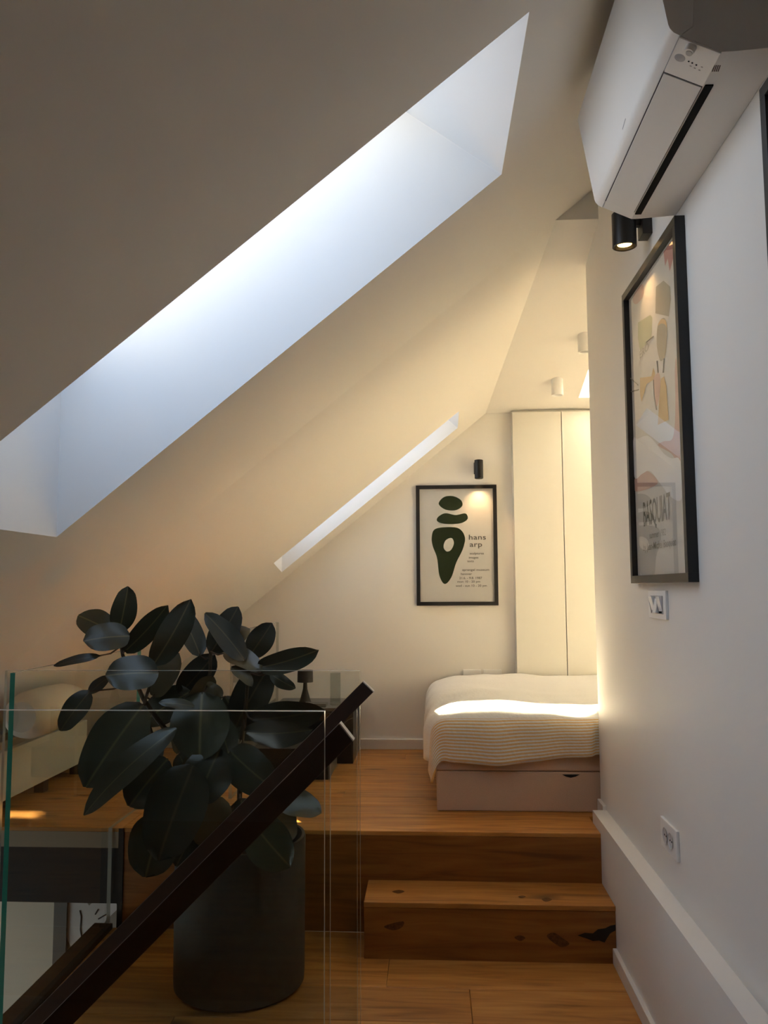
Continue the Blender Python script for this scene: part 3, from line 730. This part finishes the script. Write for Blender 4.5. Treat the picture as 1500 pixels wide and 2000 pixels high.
gv = thing('glass_vase', 'clear cylindrical glass vase standing right of the small lamp', 'vase', (*atY((655, 1370), 5.25).to_tuple()[:2], .765))
vx = gv.location.x
VG = clear('vase_glass', (.90, .91, .90), .9)
make('cylinder', MB().lathe([(.0, .001), (.033, .001), (.034, .004), (.034, .20), (.031, .20), (.031, .018), (.0, .016)], (vx, 5.25, .765), 32), VG, gv, smooth=True)
make('thick_base', MB().lathe([(.0, .002), (.03, .002), (.03, .012), (.0, .012)], (vx, 5.25, .765), 28), plain('vase_base', (.40, .40, .36), .2), gv, smooth=True)
bk = make('notebook', MB().box(-.80, -.66, 5.15, 5.24, .7655, .785), plain('grey_cover', (.16, .16, .15), .6), bevel=.002)
bk['label'] = 'thin grey notebook lying on the bedside cabinet before the lamp'; bk['category'] = 'notebook'

# ------------------------------------------------------------------ daybed and bolster under the roof slope
db = thing('daybed', 'white framed low daybed under the roof slope at the left', 'bed', (-2.3, 4.4, U))
DBW = plain('daybed_white', (.70, .70, .62), .5, .3)
make('side_rail', MB().box(-2.085, -2.05, 3.76, 4.86, .492, .728), DBW, db, bevel=.004)
make('end_rail', MB().box(-2.44, -2.086, 4.835, 4.86, .492, .66), DBW, db, bevel=.003)
make('mattress', MB().prism([(-2.087, 3.79, .50), (-2.087, 3.79, .765), (-2.27, 3.79, .74), (-2.52, 3.79, .56), (-2.56, 3.79, .50)], (0, 1.03, 0)), plain('daybed_mattress', (.55, .50, .40), .9, .1), db, bevel=.008)
for y in (3.85, 4.37, 4.8):
    make('leg', MB().box(-2.11, -2.06, y-.03, y+.03, U, .4918), STEEL, db)
# bolster
q = atY((62, 1383), 3.90)
bs = MB(); pr_ = [(.001, -.32), (.07, -.318), (.1, -.29), (.112, -.24), (.115, -.1), (.108, .1), (.085, .22), (.05, .26), (.001, .27)]
bs.lathe(pr_, (q.x+.01, 4.10, q.z-.025), 32, axis='y')
bo = make('bolster', bs, plain('bolster_white', (.74, .68, .58), .9, .1, bump=.3, bscale=30), smooth=True)
bo['label'] = 'fat round off-white bolster cushion lying on the daybed'; bo['category'] = 'cushion'

# ------------------------------------------------------------------ rubber plant
POTC = Vector((-.748, 3.255, 0)); POTR = .25; POTH = .545
pot = thing('plant_pot', 'large round matte charcoal plant pot on the landing floor', 'plant pot', POTC)
PM = plain('charcoal_pot', (.068, .068, .066), .65, .3, bump=.2, bscale=40, vary=.12)
make('pot', MB().lathe([(.001, .0), (POTR-.02, .0), (POTR-.004, .012), (POTR-.002, .05), (POTR, POTH-.01), (POTR-.003, POTH), (POTR-.014, POTH), (POTR-.017, POTH-.01), (POTR-.02, .38), (.001, .38)], POTC, 56), PM, pot, smooth=True)
sl = MB().lathe([(.001, .475), (.1, .478), (.19, .47), (POTR-.019, .462)], POTC, 40)
make('soil', sl, plain('soil', (.03, .02, .014), .95, .1, bump=1.0, bscale=60), pot, smooth=True)
pl = thing('rubber_plant', 'rubber plant with large dark glossy oval leaves in the charcoal pot', 'plant', (POTC.x, POTC.y, .47))
m, n, l, b = newmat('rubber_leaf')
uvn = n.new('ShaderNodeUVMap'); uvn.uv_map = 'leaf'; sx = n.new('ShaderNodeSeparateXYZ'); l.new(uvn.outputs[0], sx.inputs[0])
ab = n.new('ShaderNodeMath'); ab.operation = 'ABSOLUTE'; l.new(sx.outputs[0], ab.inputs[0])
cr = n.new('ShaderNodeValToRGB'); e = cr.color_ramp.elements
e[0].position = .0; e[0].color = (.13, .12, .06, 1); e[1].position = .07; e[1].color = (.028, .038, .024, 1); l.new(ab.outputs[0], cr.inputs[0])
oi = n.new('ShaderNodeObjectInfo'); hs = n.new('ShaderNodeHueSaturation'); mr = n.new('ShaderNodeMapRange'); mr.inputs[3].default_value = .65; mr.inputs[4].default_value = 1.7
l.new(oi.outputs['Random'], mr.inputs[0]); l.new(mr.outputs[0], hs.inputs['Value']); l.new(cr.outputs[0], hs.inputs['Color'])
# paler underside of the same leaf
ge = n.new('ShaderNodeNewGeometry'); un = n.new('ShaderNodeMix'); un.data_type = 'RGBA'; un.inputs[7].default_value = (.095, .088, .046, 1)
l.new(ge.outputs['Backfacing'], un.inputs[0]); l.new(hs.outputs[0], un.inputs[6]); l.new(un.outputs[2], b.inputs['Base Color'])
b.inputs['Roughness'].default_value = .36; b.inputs['Specular IOR Level'].default_value = .8
wvv = n.new('ShaderNodeTexWave'); wvv.inputs['Scale'].default_value = 3; wvv.inputs['Distortion'].default_value = .4; wvv.bands_direction = 'Y'; l.new(uvn.outputs[0], wvv.inputs['Vector'])
bp = n.new('ShaderNodeBump'); bp.inputs['Strength'].default_value = .03; bp.inputs['Distance'].default_value = .002; l.new(wvv.outputs['Fac'], bp.inputs['Height']); l.new(bp.outputs[0], b.inputs['Normal'])
LEAF = m
STEM = plain('plant_stem', (.06, .045, .025), .7, .3, bump=.4, bscale=80)
PETI = plain('petiole', (.05, .03, .018), .5, .4)
def Z1(x, y): return (x/2.0, 1100+y/2.0)
stems = []
def stem(pts, y0, y1, r0=.013, r1=.006):
    P = [atY(Z1(*p), y0+(y1-y0)*i/(len(pts)-1)) for i, p in enumerate(pts)]
    base = Vector((POTC.x+(P[0].x-POTC.x)*.6, y0, .46))
    P = [base]+P
    N = len(P); make('stem', MB().tube(P, [r0+(r1-r0)*i/(N-1) for i in range(N)], 9), STEM, pl, smooth=True)
    # dense samples for petioles
    for a, b in zip(P, P[1:]):
        for k in range(8): stems.append(a+(b-a)*k/8)
    stems.append(P[-1])
stem([(770, 1000), (735, 800), (690, 700), (615, 610), (560, 530), (520, 440), (480, 360), (462, 262)], 3.26, 3.12)
stem([(790, 1000), (778, 860), (780, 690), (790, 560), (820, 430), (822, 345)], 3.22, 3.2)
stem([(850, 1010), (935, 930), (940, 800), (945, 690), (960, 560), (968, 450), (970, 365)], 3.28, 3.22)
stem([(640, 820), (560, 560), (590, 460), (600, 390)], 3.2, 3.1, .008, .005)
def leaf(bx_, by_, tx_, ty_, wpx, yb=3.15, dy=-.03, roll=20, bend=.12, fold=.10, zoom=True, flip=False, pet=True):
    p0 = Z1(bx_, by_) if zoom else (bx_, by_); p1 = Z1(tx_, ty_) if zoom else (tx_, ty_)
    wp = wpx/2 if zoom else wpx
    B = atY(p0, yb); T = atY(p1, yb+dy)
    L = T-B; ln = L.length; L.normalize()
    view = ((B+T)/2-EYE).normalized()
    Wv = L.cross(view).normalized(); Nv = Wv.cross(L).normalized()       # Nv roughly towards the viewer or away
    if Nv.dot(view) > 0: Nv = -Nv
    if flip: Wv = -Wv
    dist = ((B+T)/2-EYE).dot(-(ROT @ Vector((0, 0, 1))))
    half = wp/F*dist/2/max(.45, math.cos(math.radians(roll)))
    ra_ = math.radians(roll)
    Wr = (Wv*math.cos(ra_)+Nv*math.sin(ra_)).normalized(); Nr = L.cross(Wr).normalized()
    if Nr.dot(view) > 0: Nr = -Nr
    n1, n2 = 14, 6
    mb = MB(); uv = []
    for i in range(n1+1):
        t = i/n1
        wd_ = (math.sin(math.pi*min(1, t*.97+.005)**.86)**.50)
        if t > .9: wd_ *= max(.0, 1-((t-.9)/.1)**1.4*.82)
        cen = B+L*ln*t - Nr*(bend*ln*4*t*(t-1))*.5 + Vector((0, 0, -1))*0
        for j in range(n2+1):
            s = -1+2*j/n2
            off = Nr*(fold*half*abs(s)**1.3)
            und = Nr*(.012*math.sin(t*9+s*2+bx_)*abs(s))
            mb.v.append(cen+Wr*(half*wd_*s)+off+und*half/.05*.35); uv.append((s*max(.15, wd_), t))
    # keep the front side consistent: normals towards the viewer unless flipped underside is wanted
    for i in range(n1):
        for j in range(n2):
            k = i*(n2+1)+j; mb.f.append((k, k+1, k+n2+2, k+n2+1)); mb.m.append(0)
    a_, b_, c_ = mb.v[mb.f[40][0]], mb.v[mb.f[40][1]], mb.v[mb.f[40][2]]
    fn = (b_-a_).cross(c_-b_)
    if (fn.dot(view) > 0) != flip: mb.f = [f[::-1] for f in mb.f]
    o = make('leaf', mb, LEAF, pl, smooth=True, flipfix=False)
    ul = o.data.uv_layers.new(name='leaf')
    for lp in o.data.loops: ul.data[lp.index].uv = uv[lp.vertex_index]
    if pet:
        near = min(stems, key=lambda s_: (s_-B).length+(.15 if s_.z > B.z+.03 else 0))
        mid = (near+B)/2+Vector((0, 0, -.01))
        if (near-B).length < .2:
            make('petiole', MB().tube([near, mid, B, B+L*ln*.1], [.004, .0035, .003, .0022], 6), PETI, o, smooth=True)
    return o
LV = [
 (465, 268, 500, 90, 98, 3.14, -.02, 10), (445, 272, 306, 205, 108, 3.2, .03, 15), (505, 285, 325, 305, 112, 3.06, -.08, 30), (390, 362, 210, 402, 34, 3.0, -.04, 30),
 (487, 345, 655, 163, 92, 3.1, .03, 25), (600, 395, 745, 140, 118, 3.06, .02, 20), (782, 362, 695, 180, 92, 3.24, .03, 25), (955, 378, 800, 195, 92, 3.10, -.04, 25),
 (822, 352, 930, 170, 108, 3.26, .05, 10), (840, 340, 978, 258, 80, 3.32, .04, 30, .12, .1, True, True), (972, 365, 1062, 233, 100, 3.20, .02, 10), (1008, 408, 1245, 338, 92, 3.12, -.08, 25),
 (880, 350, 1025, 425, 78, 3.16, -.06, 30, .2, .2, True, True), (1055, 430, 1155, 488, 52, 3.25, 0, 30), (1045, 415, 920, 640, 150, 3.28, .0, 15), (618, 430, 412, 440, 138, 3.03, -.06, 25),
 (600, 520, 702, 352, 96, 3.18, .02, 25, .12, .1, True, True), (700, 510, 838, 356, 112, 3.22, .05, 15), (425, 445, 345, 512, 46, 3.1, -.04, 30), (352, 500, 236, 655, 92, 3.02, -.04, 20),
 (560, 552, 335, 875, 205, 3.0, -.06, 15), (690, 645, 328, 985, 104, 2.98, -.1, 25, .2), (745, 500, 560, 620, 125, 3.22, .02, 15), (790, 505, 780, 775, 225, 3.08, -.06, 10),
 (985, 610, 1268, 570, 122, 3.1, -.06, 25), (960, 660, 1220, 650, 104, 3.06, -.1, 30), (900, 735, 1075, 885, 165, 3.08, -.05, 20), (860, 725, 765, 945, 190, 3.04, -.06, 15),
 (690, 585, 690, 745, 60, 3.2, .0, 30, .12, .1, True, True), (655, 765, 505, 950, 165, 3.1, -.04, 15), (755, 790, 620, 1160, 235, 2.98, -.06, 15), (830, 440, 745, 550, 78, 3.2, .02, 25, .12, .1, True, True),
 (868, 525, 800, 470, 62, 3.2, .0, 25, .12, .1, True, True), (905, 405, 985, 482, 50, 3.1, -.02, 30, .25, .2, True, True), (700, 745, 770, 880, 90, 3.18, 0, 20), (880, 520, 985, 690, 110, 3.3, .03, 20),
 (640, 690, 520, 790, 130, 3.2, .02, 20), (860, 600, 900, 760, 110, 3.22, .0, 25), (760, 560, 620, 545, 40, 3.0, -.05, 30, .1, .1), (830, 640, 720, 830, 90, 3.14, 0, 25, .12, .1, True, True),
]
for a in LV: leaf(*a)
LP = [(322, 1588, 284, 1713, 100, 3.03, -.05, 15), (540, 1558, 628, 1588, 52, 3.15, -.04, 25, .12, .1, False, True), (488, 1600, 568, 1694, 88, 3.0, -.04, 15), (428, 1555, 394, 1655, 74, 3.02, -.02, 15, .1, .1, False, True),
      (392, 1610, 344, 1692, 60, 3.05, -.03, 20), (548, 1570, 566, 1645, 42, 3.14, -.04, 30, .1, .1, False, True), (470, 1560, 500, 1650, 70, 3.2, -.02, 20), (370, 1560, 372, 1640, 66, 3.12, -.03, 20), (440, 1590, 455, 1670, 62, 3.1, -.03, 25)]
for a in LP: 
    a = list(a)
    if len(a) < 9: a += [.12, .1, False]
    leaf(*a)
print('objects', len(bpy.data.objects))
